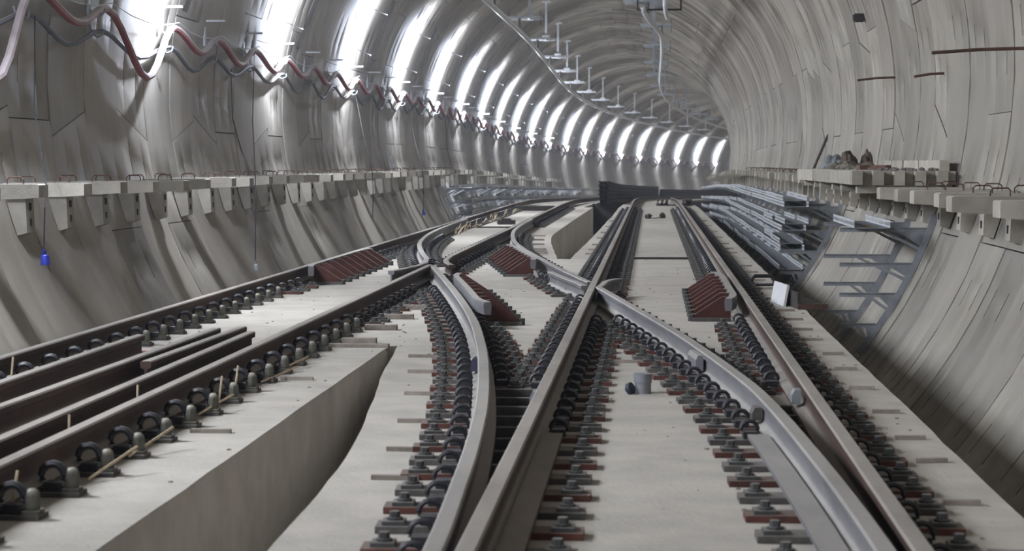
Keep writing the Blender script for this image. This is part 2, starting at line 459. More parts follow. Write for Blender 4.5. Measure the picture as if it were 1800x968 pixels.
S_R2 = slab('track_slab', c(3.15), lambda s: interp(CH2R, s), 30.04, 52, 'concrete slab under the right track beyond the joint line, beside the open drain')
S_R3 = slab('track_slab', c(3.15), c(.58), 52.05, 66, 'concrete slab under the right track before the three rail offcuts', 1.2)
S_R4 = slab('track_slab', c(3.15), c(.6), 66.1, 230, 'farthest concrete slab under the right track bending away', 3)
mb = MB()
for i in range(9):
    s = 31 + i * 3.2 + random.uniform(-.5, .5); r = random.uniform(.08, .2)
    d = (interp(CH2L, s) + interp(CH2R, s)) / 2
for par_, s_, a_, b_ in ((S_RN, 29.97, 1.27, 2.33), (S_L2, 43.97, -2.4, -1.35)):
    mb = MB(); mb.box(a_, b_, -.03, .03, -.005, .035)
    put('joint_shade_strip', mb.mesh('joint_shade_strip', M['joint']), par_, FR(s_))  # added strip, painted as the shadowed face and lit lip of the slab joint
# grout ridges left on the slabs beside the fasteners
def ridge(par, s, d, ln, w=.035, h=.022, turn=0):
    mb = MB(); mb.box(-ln / 2, ln / 2, -w / 2, w / 2, -.005, h)
    o = put('grout_ridge', mb.mesh('grout_ridge', M['ridge']), par, FR(s, d, 0, turn))
for s in (7.5, 8.6, 9.8, 10.6, 11.7, 12.9, 14.1, 15.2): ridge(S_RN, s, 2.98 + random.uniform(-.04, .03), .16, turn=random.uniform(-.2, .2))
for s in (16.4, 17.4, 18.5, 19.6, 21.3, 23, 24.6, 26.4, 28): ridge(S_RN, s, 2.93, .2, turn=random.uniform(-.1, .1))
for s in (9.1, 10.0, 11.1, 12.4, 13.7, 14.8): ridge(S_RN, s, interp([(6, .6), (10, .42), (13, .15), (16, -.2)], s), .22, turn=random.uniform(-.1, .1))
for s in (15.9, 17.2, 18.4, 19.6): ridge(S_RN, s, -.70, .28, .09, .045)
for s in (10.6, 13.2): ridge(S_LN, s, -.72, .22)
for s in (14.5, 16.5, 19.5): ridge(S_RN, s, 1.45, .22)
for s in (31.5, 33, 35, 38, 41, 45, 49): ridge(S_R2, s, .72, .25); ridge(S_R2, s + .6, 2.9, .22)
for s in (31.5, 32.2, 33, 35, 37, 39): ridge(S_L2, s, interp(CH2L, s) - .25, .25, .06, .03)
mb = MB(); mb.box(-.33, .33, -.05, .05, -.03, .025)
put('joint_ridge', mb.mesh('joint_ridge', M['ridge']), S_LN, FR(15.6, -.75, 0))

# ------------------------------------------------------------------ rails
def profile(foot=.070, head=.037, z0=.04, z1=.2):
    h = z1 - z0
    half = [(foot, z0), (foot, z0 + .012), (.016, z0 + .030), (.009, z0 + .045), (.009, z0 + h * .68), (head - .003, z0 + h * .75), (head, z0 + h * .95), (head - .008, z1)]
    return half + [(-x, z) for x, z in reversed(half)]
def rail_mesh(path, prof, name, material):
    """path = list of (s, d); profile swept along it with mitred joints"""
    pts = [P(s, d, 0) for s, d in path]; m = len(pts); n = len(prof); vs = []
    for i, p in enumerate(pts):
        t = pts[min(i + 1, m - 1)] - pts[max(i - 1, 0)]; t.z = 0; t.normalize()
        a = Vector((t.y, -t.x, 0))
        vs += [p + a * x + Vector((0, 0, z)) for x, z in prof]
    fs = [(i * n + k, i * n + (k + 1) % n, (i + 1) * n + (k + 1) % n, (i + 1) * n + k) for i in range(m - 1) for k in range(n)]
    fs += [tuple(range(n - 1, -1, -1)), tuple((m - 1) * n + k for k in range(n))]
    mb = MB(); mb.add(vs, fs)
    return mb.mesh(name, material, True)
def path(fn, s0, s1, st=.35):
    out = []; s = s0
    while s < s1 - 1e-6:
        out.append((s, fn(s))); s += st if s < 45 else 1.5
    out.append((s1, fn(s1))); return out
PE = [(-6, 1.06), (0, 1.0), (6.4, .935), (7.8, .89), (9, .84), (10.6, .745), (12.6, .58), (13.9, .45), (15.9, .22), (19.3, -.26), (24.4, -1.05), (28.4, -1.65), (31.2, -1.99), (35, -2.27), (39, -2.40), (44, -2.455)]
PF = [(-6, 2.50), (0, 2.46), (6.4, 2.40), (8.4, 2.35), (10.9, 2.235), (12.4, 2.10), (13.6, 1.97), (14.8, 1.83), (17.4, 1.48), (20.5, 1.05), (23.6, .56), (26.1, .19), (28.9, -.21), (32.2, -.58), (36.5, -.88), (40, -.97), (44, -1.0)]
fE = lambda s: interp(PE, s)
fF = lambda s: interp(PF, s)
dA, dB, dC, dD = -2.54, -1.07, 1.04, 2.52
PR = profile(); PN = profile(.04); PB = profile(.05)
def rail(pts, prof, label, m='rail', group=None):
    return tag(put('rail', rail_mesh(pts, prof, 'rail', M[m])), label, 'rail', group)
R_A = rail(path(c(dA), -4, 228), PR, 'outermost left rail, brown sided, running along the left wall')
R_B = rail(path(c(dB), -4, 24.35), PR, 'near left track inner rail, brown sided, ending at the left frog point')
R_B2 = rail([(24.3, -.80), (24.7, -.88), (25.1, -.95), (25.7, -1.01), (26.6, -1.05)] + path(c(dB + .02), 27.2, 228), PR, 'inner rail of the far left track with a kinked wing at the left frog')
R_C = rail(path(c(dC), -4, 228), PR, 'long straight centre rail crossing the whole picture, left rail of the right track')
R_D = rail(path(c(dD), -4, 228), PR, 'outermost right rail with tan worn top running to the far bend')
R_E = rail(path(fE, -4, 23.95, .3) + [(24.2, -1.0)], PR, 'pale curved rail swinging left from beside the centre rail to the left frog', 'rail_pale')
R_E2 = rail([(22.9, -1.36), (23.5, -1.27), (24.2, -1.20), (24.9, -1.19), (25.4, -1.24)] + path(fE, 26.0, 44, .3), PN, 'tightly curved pale rail joining the outer left rail beyond the frog', 'rail_pale')
R_F = rail(path(fF, -4, 20.1, .3) + [(20.6, 1.135), (21.0, 1.15), (21.35, 1.20), (21.6, 1.29)], PB, 'pale curved rail with hooked end beside the centre rail frog', 'rail_pale')
R_F2 = rail([(20.9, 1.0)] + path(fF, 21.4, 44, .3), PB, 'curved pale rail leading left from the centre rail frog to the left track', 'rail_pale')
W_C = rail([(20.3, .96), (20.8, .88), (21.5, .74), (22.4, .58), (22.9, .48)], PN, 'short pale wing rail on the left of the centre rail frog', 'rail_pale')

# ---- fasteners: half a fastening per side of a rail
def arch(mb, cx, cy, cz, R, r, n=9, m=6, a0=-25, a1=205):
    pts = []
    for k in range(n):
        a = math.radians(a0 + (a1 - a0) * k / (n - 1))
        pts.append((cx + R * math.cos(a), cy, cz + R * math.sin(a)))
    mb.tube(pts, r, m)
# turnout fastening, local x points away from the rail, origin on the slab under the rail centre
f_plate = MB().box(.03, .34, -.075, .075, .0, .028).mesh('fastening', M['plate'])
f_plate_g = MB().box(.03, .33, -.075, .075, .0, .028).mesh('fastening', M['plate_grey'])
mb = MB(); arch(mb, .120, -.01, .074, .044, .0125)
mb.box(.08, .155, -.035, .05, .03, .066)
f_clip = mb.mesh('spring_clip', M['clip'], True)
mb = MB(); mb.box(.215, .305, -.05, .05, .026, .044); mb.cyl((.258, 0, .044), .032, .01, 8); mb.cyl((.258, 0, .052), .022, .026, 6)
f_bolt = mb.mesh('hold_down_bolt', M['bolt'])
mb = MB(); mb.box(.03, .34, -.075, .075, 0, .028); mb.cur = 1; arch(mb, .120, -.01, .074, .044, .0125, 7, 4); mb.box(.08, .155, -.035, .05, .03, .066)
mb.cur = 2; mb.box(.20, .315, -.055, .055, .036, .056); mb.cyl((.258, 0, .056), .024, .035, 6)
f_far = mb.mesh('fastening', [M['plate_grey'], M['clip'], M['bolt']], False)
# plain track fastening with dome cap
p_plate = MB().box(.03, .235, -.07, .07, 0, .02).mesh('fastening', M['plate_grey'])
mb = MB(); arch(mb, .108, -.01, .088, .052, .018); mb.box(.075, .15, -.04, .06, .025, .06)
p_clip = mb.mesh('spring_clip', M['clip'], True)
mb = MB(); mb.box(.155, .225, -.045, .045, .018, .034); mb.dome((.19, 0, .036), .033, .088, 9)
p_cap = mb.mesh('bolt_cap', M['cap'], True)
mb = MB(); mb.box(.03, .235, -.085, .085, 0, .03); mb.cur = 1; arch(mb, .108, -.02, .085, .046, .016, 7, 4); mb.cur = 2; mb.dome((.19, 0, .03), .033, .09, 6)
p_far = mb.mesh('fastening', [M['plate_grey'], M['clip'], M['cap']], False)
FNS = {'A': (c(dA), -9, 999), 'B': (c(dB), -9, 24.3), 'B2': (c(dB), 24.6, 999), 'C': (c(dC), -9, 999), 'D': (c(dD), -9, 999), 'E': (fE, -9, 24.2), 'E2': (fE, 24.9, 44), 'F': (fF, -9, 20.9), 'F2': (fF, 21.0, 44)}
def clear_side(me_, s, side):
    d0 = FNS[me_][0](s); gap = 9
    for k, (fn, a, b) in FNS.items():
        if k != me_ and a <= s <= b:
            g = (fn(s) - d0) * side
            if g > -.02: gap = min(gap, g)
    return gap
def fasten(key, rail_o, s0, s1, step, kind, far_from=26.0, skip=()):
    fn = FNS[key][0]; s = s0; i = 0; n_parts = 0
    while s < s1:
        for side in (1, -1):
            if any(a <= s <= b and sd == side for a, b, sd in skip): continue
            if clear_side(key, s, side) < .43: continue
            turn = 0 if side > 0 else math.pi
            turn += -math.atan((fn(s + .1) - fn(s - .1)) / .2)
            mt = FR(s, fn(s), 0, turn)
            # what the photograph cannot show (far side of the outer rails) still gets its plain joined fastening
            if s > far_from:
                put('fastening', f_far if kind == 't' else p_far, rail_o, mt)
            elif kind == 't':
                b = put('fastening', f_plate if (i + (side > 0)) % 2 else f_plate_g, rail_o, mt)
                put('hold_down_bolt', f_bolt, b)
                if not (s < 10.3 and (key, side) in (('F', -1), ('C', 1))): put('spring_clip', f_clip, b)
            else:
                b = put('fastening', p_plate, rail_o, mt)
                put('spring_clip', p_clip, b); put('bolt_cap', p_cap, b)
            n_parts += 1
        s += step; i += 1
    return n_parts
fasten('A', R_A, 8.3, 21.5, .56, 'p')
fasten('A', R_A, 21.8, 60, .5, 't', skip=((23.2, 28.4, 1),))
fasten('B', R_B, 7.46, 17.3, .56, 'p')
fasten('B', R_B, 17.6, 24.2, .45, 't')
fasten('B2', R_B2, 25.8, 62, .5, 't')
fasten('C', R_C, 6.0, 60, .44, 't', 24)
fasten('D', R_D, 6.2, 60, .44, 't', 24, skip=((17.9, 21.6, -1),))
fasten('E', R_E, 6.1, 24, .44, 't', skip=((17.3, 21.9, 1),))
fasten('E2', R_E2, 25.8, 37, .44, 't', skip=())
fasten('F', R_F, 6.0, 20.6, .44, 't')
fasten('F2', R_F2, 21.6, 38, .44, 't', skip=((25.0, 29.6, -1),))
# spacer bars between close rails (the ladder of dark gaps)
def ladder(par, f0, f1, s0, s1, step):
    s = s0
    while s < s1:
        a, b = f0(s) + .075, f1(s) - .075
        if b - a > .02:
            mb = MB(); mb.box(a, b, -.03, .03, .0, .05)
            put('spacer_bar', mb.mesh('spacer_bar', M['plate_grey']), par, FR(s))
        s += step
ladder(R_C, fE, c(dC), 7.5, 13.0, .44)
ladder(R_D, fF, c(dD), 5.9, 12.0, .44)
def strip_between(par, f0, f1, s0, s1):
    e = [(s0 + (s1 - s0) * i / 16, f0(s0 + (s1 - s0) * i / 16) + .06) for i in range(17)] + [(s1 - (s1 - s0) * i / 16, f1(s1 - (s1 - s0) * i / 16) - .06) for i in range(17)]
    strip_poly(e, .002, .006, 'gap_shade_strip', M['black'], par)  # black sheet paints the shade in the gap between the rails
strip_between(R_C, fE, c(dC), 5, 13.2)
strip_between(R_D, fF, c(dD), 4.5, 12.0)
# blocks bolted to the webs
def block(par, s, d, w, ln, z0, z1, m='rail_pale'):
    mb = MB(); mb.prism([(-w / 2, z0), (w / 2, z0), (w / 2, z1), (-w * .2, z1), (-w / 2, z1 - .03)], -ln / 2, ln / 2)
    put('web_block', mb.mesh('web_block', M[m]), par, FR(s, d, 0, -math.atan((fF(s + .1) - fF(s - .1)) / .2) if par is R_F else 0))
block(R_F, 13.45, fF(13.45) - .055, .05, .42, .075, .178)
block(R_F, 10.75, fF(10.75) - .05, .05, .12, .08, .15, 'plate_grey')
block(R_E, 13.2, fE(13.2) - .05, .045, .16, .075, .16, 'navy')
block(R_D, 11.5, dD - .06, .05, .12, .08, .16, 'galv_dark'); block(R_C, 11.3, dC - .06, .05, .12, .08, .16, 'galv_dark')
mb = MB()
e = [(s / 10, fF(s / 10) - .15) for s in range(52, 103, 5)] + [(s / 10, fF(s / 10) - .045) for s in range(102, 51, -5)]
strip_poly(e[::-1], .055, .075, 'foot_plate', M['rail_pale'], R_F)
e = [(s / 10, dC + .045) for s in range(52, 103, 5)] + [(s / 10, dC + .15) for s in range(102, 51, -5)]
strip_poly(e[::-1], .05, .072, 'foot_plate', M['rail'], R_C)

# ---- check rails with red bracket plates
def check_rail(fn, off, s0, s1, n, label):
    """guard bar at fn+off, plates lean away from the rail"""
    side = 1 if off > 0 else -1
    prof = [(-.03, .12), (.03, .12), (.036, .2), (.03, .232), (-.03, .232), (-.036, .2)]
    pts = []
    for i in range(15):
        s = s0 + (s1 - s0) * i / 14
        fl = max(0, (s0 + .45 - s) / .45, (s - s1 + .45) / .45) * .07
        pts.append((s, fn(s) + off + side * fl))
    root = tag(put('check_rail', rail_mesh(pts, prof, 'check_rail', M['rail_pale'])), label, 'check rail', 'check rails with red bracket plates')
    pl = MB().prism([(.0, .03), (.33, .03), (.33, .06), (.08, .226), (0, .226)], -.012, .012).mesh('bracket_plate', M['bracket_red'])
    ft = MB().box(.0, .36, -.06, .06, .0, .032).mesh('bracket_foot', M['plate_grey'])
    bo = MB().cyl((.36, 0, .0), .03, .06, 6).mesh('hold_down_bolt', M['bolt'])
    for i in range(n):
        s = s0 + .35 + (s1 - s0 - .6) * i / (n - 1)
        turn = (0 if side > 0 else math.pi) - math.atan((fn(s + .1) - fn(s - .1)) / .2)
        mt = FR(s, fn(s) + off + side * .034, 0, turn)
        b = put('bracket_plate', pl, root, mt); put('bracket_foot', ft, b); put('hold_down_bolt', bo, b)
    return root
check_rail(c(dA), .125, 23.2, 28.2, 9, 'guard rail with red plates on the inside of the outermost left rail')
check_rail(c(dD), -.125, 18.0, 22.4, 8, 'guard rail with red plates beside the outermost right rail')
check_rail(fF, -.125, 25.0, 29.6, 9, 'guard rail with red plates left of the centre frog, facing the camera')
check_rail(fE, .125, 17.4, 22.0, 9, 'guard rail with shaded red plates right of the pale curved rail')

# ------------------------------------------------------------------ loose rails lying on the left slab
def loose(pts, label, z=0, m='rail'):
    o = tag(put('loose_rail', rail_mesh(pts, profile(.062, .036, .0, .165), 'loose_rail', M[m])), label, 'rail', 'loose rails on the left slab')
    o.location.z = z
    return o
loose([(-3, -2.09), (14.4, -2.09)], 'upright loose rail with tall web showing, leftmost on the left slab', .03)
loose([(-3, -1.86), (6, -1.78), (15.0, -1.66)], 'loose rail second from the left wall side, slightly askew', .03)
loose([(12.45, -1.55), (15.15, -1.49)], 'short loose rail with a reddish sawn near end', .03)
loose([(-3, -1.32), (14.7, -1.335)], 'loose rail lying closest to the left track inner rail', .03)
mb = MB(); mb.box(-.5, .4, -.06, .1, 0, .035)
tag(put('plank', mb.mesh('plank', M['copper']), None, FR(14.9, -2.0, 0.0, .12)), 'short orange-brown plank under the loose rail ends', 'plank')
for i, s in enumerate((4.5, 9.0, 13.2)):
    mb = MB(); mb.box(-.55, .55, -.04, .04, 0, .03)
    tag(put('bearer', mb.mesh('bearer', M['copper']), None, FR(s, -1.7, 0)), ('flat timber bearer under the loose rails near the camera', 'flat timber bearer under the middle of the loose rails', 'flat timber bearer under the far ends of the loose rails')[i], 'timber', 'bearers under the loose rails')
# sticks leaning by the fasteners
STK = [(8.05, -.98, .05, .17, 0, 0), (8.9, -.9, .22, .1, .25, .35), (9.6, -.9, .2, .09, .3, .4), (11.2, -.93, .2, .07, .3, .4), (11.75, -.93, .03, .16, 0, .02), (12.25, -.94, .03, .17, 0, .03), (12.9, -.9, .25, .05, .1, .5), (13.6, -.92, .2, .05, .1, .5), (9.6, -1.2, .0, .2, 0, .02), (10.9, -1.2, .0, .2, 0, .02), (12.5, -2.44, .02, .19, 0, .03)]
for i, (s, d, dx, dz, q, dy) in enumerate(STK):
    mb = MB(); mb.tube([P(s, d, .02), P(s + dy, d + dx * .6, .02 + dz)], .0065, 5)
    o = put('stick', mb.mesh('stick', M['wood']))
    tag(o, 'pale thin stick by the left track rail, %s from the camera' % nth(i + 1), 'stick', 'thin sticks stuck by the rail clips')

# ------------------------------------------------------------------ far stacks of rails between the tracks
def rail_stack(s0, s1, d0, cols, layers, what):
    base = path(c(0), s0, s1, 1.5)
    k = 0
    for ly in range(layers):
        for cc in range(cols):
            d = d0 + cc * .15 + random.uniform(-.012, .012); a = s0 + random.uniform(-.25, .25)
            pts = [(a, d)] + [(s, d) for s, _ in base[1:]]
            o = put('stacked_rail', rail_mesh(pts, profile(.066, .036, 0, .165), 'stacked_rail', M['rail_dark']))
            o.location.z = .02 + ly * .168 - (.0)
            k += 1
            tag(o, 'dark rail in the %s, %s layer up, %s from the left' % (what, nth(ly + 1), nth(cc + 1)), 'rail', 'rails in the %s' % what)
rail_stack(73.5, 133, -.28, 3, 5, 'near dark rail stack')
rail_stack(137, 176, -.28, 3, 4, 'far dark rail stack')
for s in (74.3, 80, 86):
    mb = MB(); mb.box(-.45, .45, -.1, .1, -1.2, .02)
    tag(put('stack_support', mb.mesh('stack_support', M['rail_dark']), None, FR(s, -.1, 0)), {74.3: 'block under the near end of the dark rail stack', 80: 'second block under the dark rail stack', 86: 'third block under the dark rail stack'}[s], 'support')
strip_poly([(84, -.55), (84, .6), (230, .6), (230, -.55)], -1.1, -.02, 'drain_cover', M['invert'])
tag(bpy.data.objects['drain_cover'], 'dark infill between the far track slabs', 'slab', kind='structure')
# rail offcuts on the right slab
for i, (s, d) in enumerate(((69, 1.86), (69, 2.02), (69, 2.18), (70.5, 2.86), (70.5, 3.02))):
    o = put('rail_offcut', rail_mesh([(s, d), (s + 9, d)], profile(.07, .036, 0, .2), 'rail_offcut', M['rail_dark']))
    tag(o, ('left one of three dark rail offcuts between the right track rails', 'middle one of three dark rail offcuts between the right track rails', 'right one of three dark rail offcuts between the right track rails', 'dark rail offcut just outside the right rail', 'dark rail offcut at the far right slab edge')[i], 'rail', 'rail offcuts')
def rock(mb, c_, r, seed, sq=(1, 1, 1), n=8, m=5):
    vs = []; c_ = Vector(c_)
    for i in range(m + 1):
        th = math.pi * i / m
        for k in range(n):
            ph = 2 * math.pi * k / n
            v = Vector((math.sin(th) * math.cos(ph), math.sin(th) * math.sin(ph), math.cos(th)))
            q = 1 + .55 * noise.noise(v * 1.7 + Vector((seed * 3.1, seed, 0)))
            vs.append(c_ + Vector((v.x * sq[0], v.y * sq[1], v.z * sq[2])) * r * q)
    mb.add(vs, [(i * n + k, (i + 1) * n + k, (i + 1) * n + (k + 1) % n, i * n + (k + 1) % n) for i in range(m) for k in range(n)])
    return mb
for i, (s, d) in enumerate(((51.5, 1.55), (52.0, 1.92))):
    mb = MB(); rock(mb, (0, 0, .05), .085, i + 2)
    tag(put('debris_lump', mb.mesh('debris_lump', M['oldsteel']), None, FR(s, d, 0)), 'small dark lump %s between the far right track rails' % ('nearer the left rail' if i == 0 else 'nearer the right rail'), 'debris')
mb = MB(); mb.tube([P(51.5, 1.6, .03), P(51.2, 1.7, .02), P(51.4, 1.8, .03), P(51.9, 1.88, .04)], .012, 5)
tag(put('loose_wire', mb.mesh('loose_wire', M['wire'])), 'thin wire joining two dark lumps on the far slab', 'wire')
mb = MB(); mb.box(-.2, .2, -.15, .15, 0, .1); mb.box(-.12, .1, -.1, .1, .1, .14)
tag(put('dark_box', mb.mesh('dark_box', M['oldsteel']), None, FR(46.5, -1.75, 0, .2)), 'small dark box on the left slab beyond the joint line', 'box')
mb = MB(); mb.box(-.75, .55, -.35, .35, 0, .14)
tag(put('dark_plank', mb.mesh('dark_plank', M['rail_dark']), None, FR(60, -1.85, 0)), 'low dark plate stack on the far left slab', 'plate')
# rubble in the second drain
for i, (s, d, r) in enumerate(((33.5, .25, .2), (36, .2, .3), (38.2, .3, .26), (42, .2, .35), (47, .2, .4), (49, .25, .3))):
    mb = MB(); rock(mb, (0, 0, 0), r, i, (1, 1.3, .9), 10, 6)
    tag(put('rubble_lump', mb.mesh('rubble_lump', M['rag_grey'] if i in (2, 4) else M['rubble'], True), None, FR(s, d, -1.12 + r * .7)), 'rubble lump in the open drain, %s from the camera' % nth(i + 1), 'rubble', 'rubble in the drain')
strip_poly([(29.97, -.6), (29.97, .6), (29.99, .6), (29.99, -.6)], -1.0, -.01, 'drain_end', M['slab'], S_RN)

# ------------------------------------------------------------------ small things by the right rails
mb = MB(); mb.cyl((0, 0, 0), .052, .10, 20, .052); mb.cyl((0, 0, .07), .057, .055, 20)
pst = tag(put('pipe_stub', mb.mesh('pipe_stub', M['pipe'], True), None, FR(12.6, 1.585, 0)), 'short grey plastic pipe stub standing on the slab', 'pipe')
mb = MB(); mb.cyl((0, 0, -.02), .038, .026, 14); mb.tube([(0, 0, -.02), (0, 0, -.035)], .02, 8)
o = tag(put('grey_disc', mb.mesh('grey_disc', M['navy'], True), None, FR(12.55, 1.512, .037) @ Matrix.Rotation(math.radians(70), 4, 'Y') @ Matrix.Rotation(.5, 4, 'X')), 'small grey cap leaning against the pipe stub', 'cap')
mb = MB(); mb.box(-.012, .012, -.36, .36, 0, .22)
mt = FR(20.6, 2.93, .0, .12) @ Matrix.Rotation(.18, 4, 'Y')
sign = tag(put('trackside_panel', mb.mesh('trackside_panel', M['white']), None, mt), 'white panel leaning at the right slab edge', 'panel')
mb = MB(); mb.prism([(0, 0), (.30, 0), (.30, .03), (.03, .03), (.03, .16), (0, .16)], -.75, .4)
tr = tag(put('steel_trough', mb.mesh('steel_trough', M['oldsteel']), None, FR(20.6, 3.0, .002, .1)), 'dark steel angle trough behind the white panel', 'trough')
put('end_lip', MB().box(.0, .3, -.77, -.745, .0, .05).mesh('end_lip', M['rust']), tr)
mb = MB(); mb.tube([(0, 0, .02), (0, .02, .11), (.04, .03, .15), (.22, .05, .15), (.26, .03, .1), (.26, 0, .05)], .022, 7); mb.tube([(.05, 0, .05), (.45, -.1, .06)], .018, 6)
tag(put('cable_loop', mb.mesh('cable_loop', M['black'], True), None, FR(23.0, 2.78, .0)), 'thick black cable loop beside the outer right rail', 'cable')

# ------------------------------------------------------------------ precast corbels and beams along both walls
def corbel_mesh():
    pts = [(wall_d(1.07), 1.07), (5.09, 1.07), (5.075, .68), (wall_d(.66), .66)]
    zs = [.66, .8, .94, 1.07]
    pts = [(wall_d(z, RT - .012), z) for z in zs] + [(5.09, 1.07), (5.075, .69)]
    return MB().prism(pts, 0, .28).mesh('wall_corbel', M['precast'])
cm_r = corbel_mesh()
mb = MB(); mb.v = [(-v.co.x, v.co.y, v.co.z) for v in cm_r.vertices]; mb.f = [tuple(reversed(q.vertices)) for q in cm_r.polygons]; mb.mi = [0] * len(mb.f)
cm_l = mb.mesh('wall_corbel', M['precast'])
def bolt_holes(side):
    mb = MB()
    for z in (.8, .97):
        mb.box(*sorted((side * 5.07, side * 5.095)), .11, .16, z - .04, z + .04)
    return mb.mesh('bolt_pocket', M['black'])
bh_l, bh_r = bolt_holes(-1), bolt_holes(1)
def loop_mesh(d):
    pts = [(d - .09, 0, 0), (d - .09, 0, .05), (d - .065, 0, .075), (d + .065, 0, .075), (d + .09, 0, .05), (d + .09, 0, 0)]
    return MB().tube(pts, .0075, 5).mesh('lifting_loop', M['rust'])
def beam_mesh(side, d0, th=.15, w=.31):
    """beam across the shelf from the tip d0 back to the wall"""
    z1 = 1.22; z0 = 1.07
    dw0, dw1 = wall_d(z0, RT - .02), wall_d(z1, RT - .02)
    pts = [(d0, z1 - .01), (d0 + .02, z1), (dw1, z1), (dw0, z0), (d0 + .25, z0), (d0, z0 + .015)]
    mb = MB(); mb.prism([(side * x, z) for x, z in pts], 0, w)
    return mb.mesh('shelf_beam', M['precast'])
bm_l, bm_r = beam_mesh(-1, 4.45), beam_mesh(1, 4.30, w=.34)
lp = [loop_mesh(-.0)]
def cor(side, s, n, nm):
    o = put('wall_corbel', cm_l if side < 0 else cm_r, None, FR(s))
    tag(o, 'wedge-shaped grey concrete corbel on the %s wall, %s from the camera' % (nm, nth(n)), 'corbel', 'corbels on the %s wall' % nm)
    if s < 40: put('bolt_pocket', bh_l if side < 0 else bh_r, o)
def beam(side, s, n, nm, me, shift=0, zs=0):
    o = put('shelf_beam', me, None, FR(s, side * -shift, zs))
    tag(o, 'short concrete beam across the %s shelf, %s from the camera' % (nm, nth(n)), 'beam', 'beams on the %s shelf' % nm)
    if s < 66:
        for q, d in enumerate((4.72, 5.12)):
            a = put('lifting_loop', lp[0], o, Matrix.Translation((side * d, .1 + .1 * q, 1.215)) @ Matrix.Rotation(random.uniform(-.3, .3), 4, 'Z') @ Matrix.Rotation(random.uniform(-.25, .25), 4, 'X'))
n = 0; s = 15.1
while s < 118:
    n += 1
    cor(-1, s + .04, n, 'left'); beam(-1, s + random.uniform(-.05, .05), n, 'left', bm_l, random.uniform(-.03, .03), random.uniform(-.004, .012))
    s += 1.5
n = 0
for s in (14.1, 15.6, 17.25, 19.0, 20.5, 22.0, 23.5):
    n += 1; beam(1, s, n, 'right', bm_r, .12 if s == 17.25 else random.uniform(-.02, .02), -.06 + random.uniform(-.005, .005))
nb = n; n = 0; s = 14.9
while s < 110:
    n += 1; o = cor(1, s, n, 'right'); s += 1.55
s = 36.0
while s < 112:
    nb += 1; beam(1, s, nb, 'right', bm_r, random.uniform(-.05, .05), 0); s += 1.5
# long beams stacked lengthwise on the right shelf
lb = MB().box(-.063, .063, 0, 3.0, 0, .17).mesh('long_beam', M['precast'])
k = 0
for grp, (s0, cnt) in enumerate(((24.55, 10), (27.65, 9), (30.8, 9))):
    for i in range(cnt):
        k += 1
        o = put('long_beam', lb, None, FR(s0 + random.uniform(-.05, .05) + (.25 if i % 2 else 0), 4.12 + i * .129 + (random.uniform(0, .04) if i == 0 else 0), 1.17 + random.uniform(-.006, .006), random.uniform(-.004, .004)))
        tag(o, 'square concrete beam laid lengthwise on the right shelf, %s row, %s from the tracks' % (nth(grp + 1), nth(i + 1)), 'beam', 'lengthwise beams on the right shelf')
for i, (s, ln) in enumerate(((24.9, 1.9), (26.9, 1.5), (28.6, 1.2), (29.9, 1.4))):
    mb = MB(); mb.box(-.06, .06, 0, ln, 0, .13)
    tag(put('kerb_block', mb.mesh('kerb_block', M['precast']), None, FR(s, 5.22, 1.345)), 'white-topped kerb block against the right wall, %s from the camera' % nth(i + 1), 'kerb block', 'kerb blocks on the stacked beams')
# short bearers under the long beams
for i, s in enumerate((24.9, 26.9, 28.2, 30.2, 31.2, 33.2)):
    mb = MB(); mb.box(4.15, 5.3, -.1, .1, 1.07, 1.17)
    tag(put('support_beam', mb.mesh('support_beam', M['precast']), None, FR(s)), 'concrete bearer under the lengthwise beams, %s from the camera' % nth(i + 1), 'beam', 'bearers under the lengthwise beams')
# rubble, tarpaulin, bricks on the beams
def crumple(name, s, d, z, sx, sy, h, m, seed, label, cat, nx=14, ny=14):
    mb = MB(); vs = []
    for j in range(ny + 1):
        for i in range(nx + 1):
            u, v = i / nx * 2 - 1, j / ny * 2 - 1
            fall = max(0, 1 - (u * u + v * v)) ** .5
            q = noise.noise(Vector((u * 2.2 + seed, v * 2.2, seed * 1.7))) * .6 + noise.noise(Vector((u * 6, v * 6 + seed, 0))) * .25
            vs.append((u * sx * (1 + .2 * q), v * sy * (1 + .2 * q), max(0.0, fall * h * (.75 + q * 1.1)) + .006 * (1 + q)))
    mb.add(vs, [(j * (nx + 1) + i, j * (nx + 1) + i + 1, (j + 1) * (nx + 1) + i + 1, (j + 1) * (nx + 1) + i) for j in range(ny) for i in range(nx)])
    o = put(name, mb.mesh(name, m, False), None, FR(s, d, z))
    so = o.modifiers.new('thickness', 'SOLIDIFY'); so.thickness = .012
    return tag(o, label, cat)
crumple('tarpaulin_heap', 31.6, 4.75, 1.34, .42, .9, .13, M['tarp'], 3, 'crumpled dirty olive tarpaulin heap on the right shelf', 'tarpaulin')
crumple('rag_heap', 32.6, 4.58, 1.345, .22, .5, .24, M['rag_grey'], 8, 'grey rag on the left of the tarpaulin heap', 'rag', 10, 10)
crumple('rag_heap', 32.0, 4.74, 1.38, .14, .4, .22, M['rag'], 5, 'brown rag bundle on top of the tarpaulin heap', 'rag', 10, 10)
crumple('rag_heap', 31.9, 5.02, 1.38, .1, .3, .26, M['rag'], 12, 'upright brown rag at the right of the tarpaulin heap', 'rag', 10, 10)
for i, (s, d, t) in enumerate(((28.3, 4.62, .3), (28.0, 4.78, -.5), (28.6, 4.9, .9))):
    mb = MB(); mb.box(-.11, .11, -.06, .06, 0, .065)
    tag(put('brick', mb.mesh('brick', M['brick']), None, FR(s, d, 1.345, t)), 'broken red brick on the stacked beams, %s one' % ('left', 'middle', 'right')[i], 'brick', 'bricks on the stacked beams')
mb = MB()
r2 = random.Random(4)
